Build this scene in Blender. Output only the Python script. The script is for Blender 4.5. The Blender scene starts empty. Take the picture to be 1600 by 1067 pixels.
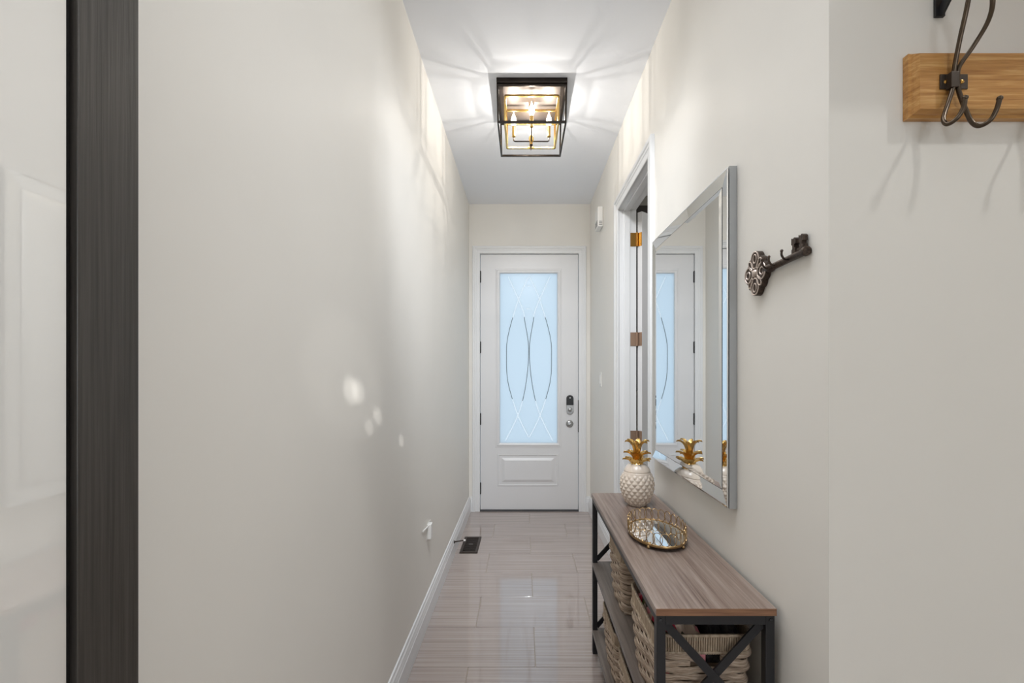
import bpy, bmesh, math, random
from mathutils import Vector, Matrix
random.seed(7)
PI = math.pi
S = bpy.context.scene
C = S.collection
F, PX0, PY0, EYE = 690.0, 818.0, 580.0, 1.315      # focal length in pixels, axis, eye height

# ------------------------------------------------------------------ camera, world, lights, exposure
cd = bpy.data.cameras.new('camera'); cam = bpy.data.objects.new('camera', cd); C.objects.link(cam)
cam.location = (0, 0, EYE); cam.rotation_euler = (PI/2, 0, 0)
cd.sensor_width = 36; cd.lens = F/1600*36; cd.clip_start = 0.02
cd.shift_x = -(PX0-800)/1600; cd.shift_y = (PY0-533.5)/1600
S.camera = cam

w = bpy.data.worlds.new('sky'); S.world = w; w.use_nodes = True
w.node_tree.nodes['Background'].inputs[0].default_value = (0.72, 0.87, 1.0, 1)
w.node_tree.nodes['Background'].inputs[1].default_value = 1.0

XLW = -0.512
def area(name, loc, rot, sx, sy, power, col=(1, 1, 1)):
    l = bpy.data.lights.new(name, 'AREA'); l.shape = 'RECTANGLE'; l.size = sx; l.size_y = sy
    l.energy = power; l.color = col
    o = bpy.data.objects.new(name, l); C.objects.link(o); o.location = loc; o.rotation_euler = rot
    return o
def lamp(name, loc, power, radius, col=(0.95, 0.95, 0.92)):
    l = bpy.data.lights.new(name, 'POINT'); l.energy = power; l.shadow_soft_size = radius; l.color = col
    o = bpy.data.objects.new(name, l); C.objects.link(o); o.location = loc
    return o
area('window_daylight', (1.0, -8.4, 1.55), (PI/2, 0, 0), 2.5, 2.25, 88, (0.93, 0.985, 1.05))
lamp('recessed_ceiling_lamp', (1.55, 0.34, 2.86), 19, 0.025)
area('hall_fill_light', (0.06, 1.0, 2.875), (0, 0, 0), 0.8, 1.5, 8.8, (0.935, 0.97, 1.015)).data.spread = math.radians(92)  # unseen overhead fill, added to even out the hall walls
def spot(name, loc, target, power, cone, blend, radius, col):
    l = bpy.data.lights.new(name, 'SPOT'); l.energy = power; l.spot_size = math.radians(cone); l.spot_blend = blend
    l.shadow_soft_size = radius; l.color = col
    o = bpy.data.objects.new(name, l); C.objects.link(o); o.location = loc
    o.rotation_euler = (Vector(target)-Vector(loc)).to_track_quat('-Z', 'Y').to_euler()
spot('door_fill_spot', (0.05, 1.0, 2.8), (0.05, 4.15, 0.45), 185, 75, 1.0, 0.12, (0.935, 0.97, 1.015))  # added spot that brightens the front door and far hall; no real fixture
for _t, _c, _w in (((XLW, 1.312, 1.258), 1.9, 130), ((XLW, 1.368, 1.252), 1.7, 110), ((XLW, 1.55, 1.158), 1.3, 130), ((XLW, 1.466, 1.128), 1.2, 90), ((XLW, 1.85, 1.023), .7, 150), ((XLW, 1.28, 1.30), 9.0, 22)):
    spot('wall_glint_spot', (1.3, -0.7, 2.0), _t, _w, _c, 0.7, 0.01, (1.0, 0.98, 0.94))  # unseen spots added to lay bright glints and a soft glow on the wall
lamp('rear_fill_light', (0.8, -4.0, 2.6), 14, 0.15)  # added fill light behind the camera
lamp('side_room_fill', (1.7, 2.3, 2.6), 8, 0.12)  # light added to lift the side room and doorway

S.view_settings.view_transform = 'Standard'
S.view_settings.look = 'None'
S.view_settings.gamma = 1
S.view_settings.use_curve_mapping = False
S.view_settings.exposure = 0.0
S.cycles.max_bounces = 14; S.cycles.diffuse_bounces = 7; S.cycles.glossy_bounces = 6
S.cycles.use_denoising = True
S.cycles.sample_clamp_indirect = 6
S.cycles.caustics_reflective = False; S.cycles.caustics_refractive = False

# ------------------------------------------------------------------ materials
def srgb(r, g, b):
    f = lambda c: (c/255/12.92) if c/255 <= 0.04045 else ((c/255+0.055)/1.055)**2.4
    return (f(r), f(g), f(b), 1)
def mat(name, col, rough=0.5, metal=0.0, spec=0.5, coat=0.0):
    m = bpy.data.materials.new(name); m.use_nodes = True
    b = m.node_tree.nodes['Principled BSDF']
    b.inputs['Base Color'].default_value = col; b.inputs['Roughness'].default_value = rough
    b.inputs['Metallic'].default_value = metal; b.inputs['Specular IOR Level'].default_value = spec
    b.inputs['Coat Weight'].default_value = coat; b.inputs['Coat Roughness'].default_value = 0.05
    return m
def nodes(m):
    nt = m.node_tree
    return nt, nt.nodes['Principled BSDF'], nt.nodes.new, nt.links.new
def coords(m, scale, world=False, spin=False):
    nt, b, N, L = nodes(m)
    mp = N('ShaderNodeMapping'); mp.inputs['Scale'].default_value = scale
    if world:
        g = N('ShaderNodeNewGeometry'); L(g.outputs['Position'], mp.inputs['Vector'])
    else:
        t = N('ShaderNodeTexCoord'); L(t.outputs['Object'], mp.inputs['Vector'])
    if spin:
        oi = N('ShaderNodeObjectInfo'); mu = N('ShaderNodeMath'); mu.operation = 'MULTIPLY'; mu.inputs[1].default_value = 37
        L(oi.outputs['Random'], mu.inputs[0])
        cb = N('ShaderNodeCombineXYZ'); L(mu.outputs[0], cb.inputs[0]); L(mu.outputs[0], cb.inputs[1])
        L(cb.outputs[0], mp.inputs['Location'])
    return mp
def grain(m, cols, scale, detail=4, rough=0.6, bump=0.0, world=False, spin=False, dist=0.002, stops=(0.3, 0.7)):
    nt, b, N, L = nodes(m)
    mp = coords(m, scale, world, spin)
    n = N('ShaderNodeTexNoise'); n.inputs['Scale'].default_value = 1; n.inputs['Detail'].default_value = detail
    n.inputs['Roughness'].default_value = rough
    L(mp.outputs[0], n.inputs['Vector'])
    r = N('ShaderNodeValToRGB'); e = r.color_ramp.elements
    k = len(cols)
    e[0].position = stops[0]; e[0].color = cols[0]; e[1].position = stops[1]; e[1].color = cols[-1]
    for i in range(1, k-1):
        x = e.new(stops[0]+(stops[1]-stops[0])*i/(k-1)); x.color = cols[i]
    L(n.outputs['Fac'], r.inputs[0]); L(r.outputs[0], b.inputs['Base Color'])
    if bump:
        bp = N('ShaderNodeBump'); bp.inputs['Strength'].default_value = bump; bp.inputs['Distance'].default_value = dist
        L(n.outputs['Fac'], bp.inputs['Height']); L(bp.outputs[0], b.inputs['Normal'])
    return m

M = {}
M['wall'] = grain(mat('wall_paint', srgb(231, 228, 222), 0.55, spec=0.3), [srgb(230, 227, 221), srgb(232, 229, 223)], (3, 3, 3), world=True)
M['ceiling'] = mat('ceiling_paint', srgb(241, 244, 250), 0.9, spec=0.1)
M['trim'] = mat('white_trim_paint', srgb(226, 227, 228), 0.32)
M['door'] = mat('white_door_paint', srgb(220, 220, 221), 0.36)
M['sideroom'] = mat('side_room_paint', srgb(190, 186, 178), 0.7)
M['tile'] = grain(mat('floor_tile', srgb(150, 138, 132), 0.06, spec=0.7, coat=0.5),
                  [srgb(150, 137, 132), srgb(168, 155, 149), srgb(184, 172, 165)], (1.3, 95, 1), 3, 0.55, 0.10, True, True, 0.001, (0.28, 0.72))
M['grout'] = mat('grout', srgb(176, 164, 148), 0.85)
M['under'] = mat('subfloor', srgb(150, 140, 132), 0.5)
M['bronze'] = mat('dark_bronze_metal', srgb(52, 46, 42), 0.32, 0.85)
M['pan'] = mat('brushed_bronze_pan', srgb(92, 84, 79), 0.5, 0.7)
M['gold'] = mat('aged_gold_metal', srgb(212, 176, 108), 0.27, 1.0)
M['traywire'] = mat('antique_gold_wire', srgb(168, 140, 100), 0.3, 1.0)
M['brass'] = mat('brass', srgb(196, 150, 80), 0.25, 1.0)
M['black'] = mat('black_metal', srgb(38, 38, 41), 0.42, 0.2)
M['blackp'] = mat('black_plastic', srgb(30, 30, 32), 0.35)
M['nickel'] = mat('satin_nickel', srgb(178, 178, 178), 0.28, 1.0)
M['chrome'] = mat('mirror_silver', srgb(243, 245, 246), 0.015, 1.0)
M['silver'] = mat('silver_paint', srgb(176, 179, 182), 0.35, 0.55)
M['seam'] = mat('dark_seam', srgb(70, 70, 72), 0.5)
M['plastic'] = mat('white_plastic', srgb(232, 231, 228), 0.4)
M['register'] = mat('brown_register_metal', srgb(62, 52, 46), 0.4, 0.4)
M['void'] = mat('dark_void', srgb(18, 16, 15), 0.9)
M['hinge'] = mat('bronze_hinge', srgb(168, 140, 120), 0.42, 0.6)
M['ceramic'] = mat('cream_ceramic', srgb(222, 208, 193), 0.25, coat=0.3)
M['cabinet'] = mat('dark_cabinet_wood', srgb(48, 40, 34), 0.5)
M['panel'] = mat('white_lacquered_glass', srgb(249, 248, 245), 0.02, spec=1.0, coat=1.0)
_p = M['panel'].node_tree.nodes['Principled BSDF']; _p.inputs['IOR'].default_value = 2.5; _p.inputs['Coat IOR'].default_value = 1.8; _p.inputs['Specular IOR Level'].default_value = 0.5
M['stile'] = grain(mat('dark_laminate', srgb(60, 56, 52), 0.4), [srgb(50, 46, 43), srgb(74, 70, 66)], (260, 260, 5), 4, 0.6, 0.25)
M['iron'] = grain(mat('antique_iron', srgb(60, 50, 44), 0.42, 0.7), [srgb(48, 40, 36), srgb(92, 78, 68)], (160, 160, 160), 3, 0.6, 0.2)
M['plate'] = mat('bronzed_steel_plate', srgb(72, 62, 54), 0.45, 0.6)
M['ironpale'] = mat('pale_iron', srgb(196, 182, 172), 0.4, 0.6)  # paler iron tone for the scrolls and rosette centre
M['wire'] = mat('bronze_wire', srgb(86, 74, 62), 0.3, 0.85)
M['oak'] = grain(mat('honey_oak', srgb(170, 120, 66), 0.32), [srgb(160, 108, 52), srgb(188, 136, 74), srgb(212, 168, 108)], (7, 60, 170), 5, 0.65, 0.1)
M['tabletop'] = grain(mat('grey_brown_laminate', srgb(130, 112, 102), 0.34),
                      [srgb(82, 66, 58), srgb(122, 104, 95), srgb(142, 126, 116), srgb(160, 146, 138)], (75, 2.2, 75), 6, 0.7, 0.18)
M['edge'] = grain(mat('warm_laminate_edge', srgb(130, 92, 70), 0.4), [srgb(112, 78, 58), srgb(152, 112, 84)], (9, 60, 160), 5, 0.65)
M['shelf'] = grain(mat('grey_laminate_shelf', srgb(124, 112, 104), 0.35), [srgb(92, 82, 76), srgb(136, 126, 118)], (70, 2.2, 70), 5, 0.65, 0.1)
M['reed'] = grain(mat('woven_seagrass', srgb(176, 156, 132), 0.65, spec=0.3),
                  [srgb(108, 90, 76), srgb(170, 151, 133), srgb(206, 191, 174)], (22, 22, 420), 4, 0.65, 0.5, dist=0.002)
M['rim'] = grain(mat('rim_reed', srgb(170, 152, 130), 0.6), [srgb(140, 122, 102), srgb(190, 172, 150)], (120, 120, 20), 3)
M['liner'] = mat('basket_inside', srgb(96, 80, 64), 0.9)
M['knit'] = grain(mat('black_knit', srgb(30, 28, 28), 0.9), [srgb(16, 15, 16), srgb(52, 48, 47)], (240, 60, 160), 3, 0.6, 0.6, dist=0.004)
def floral():
    m = mat('floral_print_fabric', srgb(220, 190, 180), 0.85, spec=0.2)
    nt, b, N, L = nodes(m)
    mp = coords(m, (38, 38, 38))
    v = N('ShaderNodeTexVoronoi'); v.inputs['Scale'].default_value = 1; L(mp.outputs[0], v.inputs['Vector'])
    sp = N('ShaderNodeSeparateColor'); L(v.outputs['Color'], sp.inputs[0])
    r = N('ShaderNodeValToRGB'); r.color_ramp.interpolation = 'CONSTANT'; e = r.color_ramp.elements
    e[0].position = 0; e[0].color = srgb(212, 190, 172); e[1].position = 0.3; e[1].color = srgb(206, 60, 84)
    for p, c in ((0.48, srgb(226, 150, 158)), (0.68, srgb(60, 56, 40)), (0.76, srgb(214, 196, 180)), (0.9, srgb(120, 128, 80))):
        x = e.new(p); x.color = c
    L(sp.outputs[0], r.inputs[0]); L(r.outputs[0], b.inputs['Base Color'])
    return m
M['floral'] = floral()
def frosted():
    m = bpy.data.materials.new('frosted_glass'); m.use_nodes = True
    nt = m.node_tree; b = nt.nodes['Principled BSDF']; out = nt.nodes['Material Output']
    b.inputs['Base Color'].default_value = srgb(222, 236, 244); b.inputs['Roughness'].default_value = 0.25
    t = nt.nodes.new('ShaderNodeBsdfTranslucent'); t.inputs[0].default_value = (0.93, 0.97, 1, 1)
    x = nt.nodes.new('ShaderNodeMixShader'); x.inputs[0].default_value = 0.2
    nt.links.new(t.outputs[0], x.inputs[1]); nt.links.new(b.outputs[0], x.inputs[2]); nt.links.new(x.outputs[0], out.inputs[0])
    return m
M['frost'] = frosted()
M['clear'] = mat('clear_etched_glass', srgb(246, 249, 250), 0.6, spec=0.1)
def see_through(m, f):
    nt = m.node_tree; out = nt.nodes['Material Output']; b = nt.nodes['Principled BSDF']
    t = nt.nodes.new('ShaderNodeBsdfTransparent'); x = nt.nodes.new('ShaderNodeMixShader'); x.inputs[0].default_value = f
    nt.links.new(t.outputs[0], x.inputs[1]); nt.links.new(b.outputs[0], x.inputs[2]); nt.links.new(x.outputs[0], out.inputs[0])
see_through(M['clear'], 0.1)
M['etchd'] = mat('grey_etched_line', srgb(96, 104, 108), 0.3, 0.3)  # opaque grey put in for the dark outdoors behind the clear lines
def glow(name, col, s):
    m = bpy.data.materials.new(name); m.use_nodes = True
    b = m.node_tree.nodes['Principled BSDF']
    b.inputs['Base Color'].default_value = (1, 0.9, 0.7, 1)
    b.inputs['Emission Color'].default_value = col; b.inputs['Emission Strength'].default_value = s
    return m
M['bulb'] = glow('lit_candle_bulb', (1.0, 0.86, 0.62, 1), 14)
def bulb_glass(m):
    nt = m.node_tree; out = nt.nodes['Material Output']; b = nt.nodes['Principled BSDF']
    t = nt.nodes.new('ShaderNodeBsdfTransparent'); x = nt.nodes.new('ShaderNodeMixShader'); x.inputs[0].default_value = 0.22
    nt.links.new(t.outputs[0], x.inputs[1]); nt.links.new(b.outputs[0], x.inputs[2]); nt.links.new(x.outputs[0], out.inputs[0])
bulb_glass(M['bulb'])

# ------------------------------------------------------------------ helpers
def at(px, py, Y):                       # photograph pixel + distance -> world point
    return Vector(((px-PX0)*Y/F, Y, EYE+(PY0-py)*Y/F))
def box(bm, x0, x1, y0, y1, z0, z1):
    v = [bm.verts.new((x, y, z)) for z in (z0, z1) for y in (y0, y1) for x in (x0, x1)]
    for f in ((0, 2, 3, 1), (4, 5, 7, 6), (0, 1, 5, 4), (2, 6, 7, 3), (0, 4, 6, 2), (1, 3, 7, 5)):
        bm.faces.new([v[i] for i in f])
    return v
def bar(bm, a, b, wd, th, up=(0, 0, 1)):  # rectangular bar from a to b
    a, b = Vector(a), Vector(b); d = (b-a).normalized(); u = Vector(up)
    s = d.cross(u)
    if s.length < 1e-4: s = d.cross(Vector((1, 0, 0)))
    s.normalize(); t = s.cross(d).normalized()
    v = [bm.verts.new(p+s*i*wd/2+t*j*th/2) for p in (a, b) for i, j in ((-1, -1), (1, -1), (1, 1), (-1, 1))]
    for f in ((0, 3, 2, 1), (4, 5, 6, 7), (0, 1, 5, 4), (1, 2, 6, 5), (2, 3, 7, 6), (3, 0, 4, 7)):
        bm.faces.new([v[i] for i in f])
def tube(bm, pts, r, seg=8, closed=False, rz=None, fixed=None):   # sweep along a polyline
    pts = [Vector(p) for p in pts]; n = len(pts); rings = []
    prev = None
    for i, p in enumerate(pts):
        if closed: d = pts[(i+1) % n]-pts[i-1]
        else: d = pts[min(i+1, n-1)]-pts[max(i-1, 0)]
        d.normalize()
        if fixed is not None: u = Vector(fixed)
        elif prev is None: u = Vector((0, 0, 1)) if abs(d.z) < 0.9 else Vector((1, 0, 0))
        else: u = prev
        s = d.cross(u).normalized(); t = s.cross(d).normalized(); prev = t
        ri = r[i] if isinstance(r, (list, tuple)) else r
        rt = rz if rz else ri
        rings.append([bm.verts.new(p+s*math.cos(2*PI*k/seg)*ri+t*math.sin(2*PI*k/seg)*rt) for k in range(seg)])
    for i in range(n if closed else n-1):
        A, B = rings[i], rings[(i+1) % n]
        for k in range(seg):
            bm.faces.new((A[k], A[(k+1) % seg], B[(k+1) % seg], B[k]))
    if not closed:
        bm.faces.new(rings[0][::-1]); bm.faces.new(rings[-1])
def smooth_path(pts, n=8, closed=False):  # Catmull-Rom
    P = [Vector(p) for p in pts]; out = []
    m = len(P)
    for i in range(m if closed else m-1):
        g = (lambda k: P[k % m]) if closed else (lambda k: P[max(0, min(m-1, k))])
        a, b, c, d = g(i-1), g(i), g(i+1), g(i+2)
        for j in range(n):
            t = j/n
            out.append(0.5*((2*b)+(c-a)*t+(2*a-5*b+4*c-d)*t*t+(3*b-a-3*c+d)*t**3))
    if not closed: out.append(P[-1])
    return out
def lathe(bm, prof, seg=24, c=(0, 0, 0), axis='Z'):     # profile [(r, h)]
    c = Vector(c); rings = []
    def pt(x, y, h):
        if axis == 'Z': return c+Vector((x, y, h))
        if axis == 'Y': return c+Vector((x, -h, y))     # h grows towards -Y
        return c+Vector((-h, x, y))                     # h grows towards -X
    for r, h in prof:
        rings.append([bm.verts.new(pt(math.cos(2*PI*k/seg)*r, math.sin(2*PI*k/seg)*r, h)) for k in range(seg)])
    for A, B in zip(rings, rings[1:]):
        for k in range(seg):
            bm.faces.new((A[k], A[(k+1) % seg], B[(k+1) % seg], B[k]))
    bm.faces.new(rings[0][::-1]); bm.faces.new(rings[-1])
def obj(name, bm, m, parent=None, smooth=False, bevel=0, kind=None, seg=2):
    bmesh.ops.remove_doubles(bm, verts=bm.verts, dist=1e-6)
    bmesh.ops.recalc_face_normals(bm, faces=bm.faces)
    me = bpy.data.meshes.new(name); bm.to_mesh(me); bm.free()
    me.materials.append(m)
    o = bpy.data.objects.new(name, me); C.objects.link(o)
    if smooth:
        for p in me.polygons: p.use_smooth = True
        try: me.set_sharp_from_angle(angle=math.radians(40))
        except Exception: pass
    if bevel:
        b = o.modifiers.new('bevel', 'BEVEL'); b.width = bevel; b.segments = seg; b.limit_method = 'ANGLE'
        b.harden_normals = False
    if parent is not None:
        o.parent = parent; o.matrix_parent_inverse = parent.matrix_world.inverted()
    if kind: o['kind'] = kind
    return o
def B(): return bmesh.new()
def boxo(name, d, m, parent=None, bevel=0, kind=None, smooth=False):
    bm = B(); box(bm, *d); return obj(name, bm, m, parent, smooth, bevel, kind)
def thing(name, label, cat, loc, group=None):
    o = bpy.data.objects.new(name, None); C.objects.link(o); o.location = loc
    o.empty_display_size = 0.05
    o.matrix_world = Matrix.Translation(Vector(loc))
    tag(o, label, cat, group); return o
def tag(o, label, cat, group=None):
    o['label'] = label; o['category'] = cat
    if group: o['group'] = group
    return o
def struct(o, label=None):
    o['kind'] = 'structure'
    if label: o['label'] = label
    return o
def sroot(name, loc, label=None):
    o = bpy.data.objects.new(name, None); C.objects.link(o); o.location = loc
    o.matrix_world = Matrix.Translation(Vector(loc)); return struct(o, label)
def copy_tree(o, delta, parent=None):
    c = o.copy(); C.objects.link(c)
    if parent is None:
        c.location = o.location+Vector(delta)
        c.matrix_world = Matrix.Translation(Vector(delta)) @ o.matrix_world
    else:
        c.parent = parent; c.matrix_parent_inverse = o.matrix_parent_inverse.copy()
    for ch in o.children: copy_tree(ch, delta, c)
    return c

# ------------------------------------------------------------------ room shell
XL, XR, YE, YC, ZC = -0.512, 0.626, 4.15, 0.905, 2.885   # hall walls, end wall, corner, ceiling
XJ = 0.736                                                # back face of the right wall
DX0, DX1, DZ = -0.409, 0.5175, 2.418                      # front door opening
SY0, SY1, SZ = 2.188, 2.892, 2.372                        # side door opening
RX, RY = 2.7, -8.5                                        # room behind the camera

# ceiling and floor
struct(tag(boxo('ceiling', (-1.3, RX+.1, RY-.1, YE+.2, ZC, ZC+.1), M['ceiling']), 'smooth white ceiling over the hallway', 'ceiling'))
floor = struct(tag(boxo('floor', (-1.3, RX+.1, RY-.1, YE+.2, -.1, -.004), M['grout']), 'mauve grey striated porcelain tile floor', 'floor'))
# floor tiles, one object each
TW, TD, GAP = 0.597, 0.3055, 0.0028
def tile_mesh(w_, d_):
    bm = B(); c = .0004; h = .004
    lo = [bm.verts.new((x, y, -h)) for x, y in ((0, 0), (w_, 0), (w_, d_), (0, d_))]
    mi = [bm.verts.new((x, y, -c)) for x, y in ((0, 0), (w_, 0), (w_, d_), (0, d_))]
    hi = [bm.verts.new((x, y, 0)) for x, y in ((c, c), (w_-c, c), (w_-c, d_-c), (c, d_-c))]
    for a, b in ((lo, mi), (mi, hi)):
        for k in range(4): bm.faces.new((a[k], a[(k+1) % 4], b[(k+1) % 4], b[k]))
    bm.faces.new(hi)
    me = bpy.data.meshes.new('tile'); bmesh.ops.recalc_face_normals(bm, faces=bm.faces); bm.to_mesh(me); bm.free()
    me.materials.append(M['tile']); return me
tcache = {}
REG = (-.464, -.334, 3.195, 3.503)                        # register cut-out
for r in range(-3, 15):
    y1 = 4.1025-r*TD; y0 = y1-TD
    y1c = min(y1 if r > -1 else YE+.0, YE+.06)
    if y0 > YE+.05: continue
    off = 0.053 if r % 2 == 0 else 0.053-TW/2
    lim_r = XR if y0 > YC-.01 else 2.2
    k0 = int(math.floor((XL-off)/TW))
    x = off+k0*TW
    while x < lim_r:
        a, b = max(x, XL), min(x+TW, lim_r); c, d = y0, min(y1, YE+.05)
        x += TW
        if b-a < .02 or d-c < .02: continue
        cuts = [(a, b, c, d)]
        if a < REG[1] and c < REG[3]-.03 and d > REG[2]+.03:           # cut round the floor register
            cuts = [(a, REG[0], c, d), (REG[1], b, c, d)]
        for (p, q, s_, t_) in cuts:
            if q-p < .015: continue
            w_, d_ = round(q-p-GAP, 4), round(t_-s_-GAP, 4)
            me = tcache.setdefault((w_, d_), None) or tile_mesh(w_, d_)
            tcache[(w_, d_)] = me
            o = bpy.data.objects.new('tile', me); C.objects.link(o)
            o.location = (p+GAP/2, s_+GAP/2, random.uniform(-.0003, 0)); o.parent = floor

# left wall
struct(tag(boxo('wall_left', (XL-.12, XL, .30, YE+.12, 0, ZC), M['wall']), 'long bare greige wall on the left of the hall', 'wall'))
# end wall around the front door
bm = B()
for d in ((XL-.12, DX0-.012, YE, YE+.12, 0, ZC), (DX1+.012, XR+.11, YE, YE+.12, 0, ZC), (DX0-.012, DX1+.012, YE, YE+.12, DZ+.012, ZC)): box(bm, *d)
struct(tag(obj('wall_end', bm, M['wall']), 'short greige end wall round the front door', 'wall'))
# right wall with the side doorway
bm = B()
for d in ((XR, XJ, YC+.11, SY0-.012, 0, ZC), (XR, XJ, SY1+.012, YE, 0, ZC), (XR, XJ, SY0-.012, SY1+.012, SZ+.012, ZC)): box(bm, *d)
struct(tag(obj('wall_right', bm, M['wall']), 'greige right wall with mirror, key hook and side doorway', 'wall'))
struct(tag(boxo('wall_return', (XR, RX+.1, YC, YC+.11, 0, ZC), M['wall']), 'greige wall facing the camera behind the coat rail', 'wall'))
# room behind the camera
struct(tag(boxo('wall_far_right', (RX, RX+.1, RY-.1, YC, 0, ZC), M['wall']), 'right wall of the room behind the camera', 'wall'))
bm = B()
for d in ((-1.3, -.3, RY-.1, RY, 0, ZC), (2.3, RX, RY-.1, RY, 0, ZC), (-.3, 2.3, RY-.1, RY, 0, .4), (-.3, 2.3, RY-.1, RY, 2.7, ZC)): box(bm, *d)
struct(tag(obj('wall_rear', bm, M['wall']), 'window wall behind the camera', 'wall'))
struct(tag(boxo('wall_closet', (-1.3, -1.2, RY, .29, 0, ZC), M['wall']), 'closet back wall on the far left', 'wall'))
# side room
bm = B()
for d in ((2.3, 2.4, YC+.11, 3.95, 0, ZC), (XJ, 2.4, 3.95, 4.05, 0, ZC)): box(bm, *d)
struct(tag(obj('wall_side_room', bm, M['sideroom']), 'walls of the room beyond the side doorway', 'wall'))

# baseboards
def baseboard(name, a, b, nrm, label):
    prof = [(0, 0), (.019, 0), (.019, .088), (.0165, .092), (.0165, .098), (.013, .112), (.0125, .120), (.008, .127), (.006, .138), (0, .14)]
    bm = B(); a, b, n = Vector(a), Vector(b), Vector(nrm)
    R = [[bm.verts.new(p+n*d+Vector((0, 0, z))) for d, z in prof] for p in (a, b)]
    for i in range(len(prof)-1): bm.faces.new((R[0][i], R[0][i+1], R[1][i+1], R[1][i]))
    bm.faces.new(R[0]); bm.faces.new(R[1][::-1])
    return struct(tag(obj(name, bm, M['trim']), label, 'baseboard'))
baseboard('baseboard_left', (XL, .53, 0), (XL, YE, 0), (1, 0, 0), 'white moulded baseboard along the left hall wall')
baseboard('baseboard_end', (XL+.019, YE, 0), (-.479, YE, 0), (0, -1, 0), 'short white baseboard left of the front door')
baseboard('baseboard_end_right', (.587, YE, 0), (XR, YE, 0), (0, -1, 0), 'short white baseboard right of the front door')
baseboard('baseboard_right', (XR, SY1+.08, 0), (XR, YE-.019, 0), (-1, 0, 0), 'white baseboard between side doorway and end wall')
baseboard('baseboard_table', (XR, YC, 0), (XR, SY0-.08, 0), (-1, 0, 0), 'white baseboard behind the console table')

# door casings: mitred moulding round an opening
def moulding(name, path, prof, f, m, parent, closed=False):
    n = len(path)
    def off(i, u):
        p = path[i]; dirs = []
        for k in ((i-1, i), (i, i+1)):
            if closed or (0 <= k[0] and k[1] < n):
                a, b = path[k[0] % n], path[k[1] % n]; l = math.hypot(b[0]-a[0], b[1]-a[1])
                dirs.append((-(b[1]-a[1])/l, (b[0]-a[0])/l))
        if len(dirs) == 1: nx, nz = dirs[0]; s = 1
        else:
            nx, nz = dirs[0][0]+dirs[1][0], dirs[0][1]+dirs[1][1]; l = math.hypot(nx, nz); nx, nz = nx/l, nz/l
            s = 1/(nx*dirs[0][0]+nz*dirs[0][1])
        return (p[0]+nx*u*s, p[1]+nz*u*s)
    for i in range(n if closed else n-1):
        bm = B(); R = []
        for j in (i, (i+1) % n):
            R.append([bm.verts.new(f(*off(j, u), d)) for u, d in prof])
        for k in range(len(prof)-1): bm.faces.new((R[0][k], R[0][k+1], R[1][k+1], R[1][k]))
        bm.faces.new(R[0]); bm.faces.new(R[1][::-1])
        obj(name, bm, m, parent)
CAS = [(0, 0), (0, .010), (.006, .013), (.030, .013), (.034, .016), (.044, .016), (.050, .021), (.066, .021), (.070, .017), (.070, 0)]
CAS2 = [(u*1.12, d) for u, d in CAS]
t1 = sroot('trim_1', (0, YE, 0)); tag(t1, 'white casing and jamb round the front door', 'trim')
moulding('casing', [(DX0, 0), (DX0, DZ), (DX1, DZ), (DX1, 0)], CAS, lambda s, z, d: Vector((s, YE-d, z)), M['trim'], t1)
bm = B()
for d in ((DX0-.012, DX0, YE-.002, YE+.12, 0, DZ), (DX1, DX1+.012, YE-.002, YE+.12, 0, DZ), (DX0-.012, DX1+.012, YE-.002, YE+.12, DZ, DZ+.012)): box(bm, *d)
obj('jamb', bm, M['trim'], t1)
boxo('threshold', (DX0, DX1, YE-.01, YE+.12, 0, .012), M['seam'], t1)
t2 = sroot('trim_2', (XR, 2.54, 0)); tag(t2, 'white casing and jamb round the side doorway', 'trim')
moulding('casing', [(SY0, 0), (SY0, SZ), (SY1, SZ), (SY1, 0)], CAS2, lambda s, z, d: Vector((XR-d, s, z)), M['trim'], t2)
bm = B()
for d in ((XR-.002, XJ+.002, SY1, SY1+.012, 0, SZ), (XR-.002, XJ+.002, SY0-.012, SY0, 0, SZ), (XR-.002, XJ+.002, SY0-.012, SY1+.012, SZ, SZ+.012)): box(bm, *d)
obj('jamb', bm, M['trim'], t2)
bm = B()
for d in ((.655, .695, SY1-.011, SY1, 0, SZ), (.655, .695, SY0, SY0+.011, 0, SZ), (.655, .695, SY0, SY1, SZ-.011, SZ)): box(bm, *d)
obj('door_stop_strip', bm, M['trim'], t2, bevel=.003)

# ------------------------------------------------------------------ front door
YD = 4.158
d1 = sroot('door_1', (0.05, YD, .012)); tag(d1, 'white front door with tall frosted etched glass', 'door')
sx0, sx1, sz0, sz1 = DX0+.004, DX1-.004, .014, DZ-.004
gx0, gx1, gz0, gz1 = -.2245, .3205, .637, 2.240
px0, px1, pz0, pz1 = -.243, .327, .236, .537
bm = B()
for d in ((sx0, gx0, YD, YD+.045, sz0, sz1), (gx1, sx1, YD, YD+.045, sz0, sz1), (gx0, gx1, YD, YD+.045, gz1, sz1), (gx0, gx1, YD, YD+.045, sz0, gz0)): box(bm, *d)
obj('slab', bm, M['door'], d1)
fd = lambda s, z, d: Vector((s, YD-d, z))
moulding('glass_moulding', [(gx0, gz0), (gx0, gz1), (gx1, gz1), (gx1, gz0)], [(-.004, -.02), (0, .006), (.010, .010), (.020, .010), (.026, .005), (.038, .004), (.040, 0)], fd, M['door'], d1, True)
moulding('panel_moulding', [(px0+.012, pz0+.012), (px0+.012, pz1-.012), (px1-.012, pz1-.012), (px1-.012, pz0+.012)], [(-.004, 0), (0, .006), (.008, .007), (.012, 0)], fd, M['door'], d1, True)
bm = B()                                                   # raised field with sloped edge
a = [(px0+.035, pz0+.035), (px1-.035, pz0+.035), (px1-.035, pz1-.035), (px0+.035, pz1-.035)]
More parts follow.
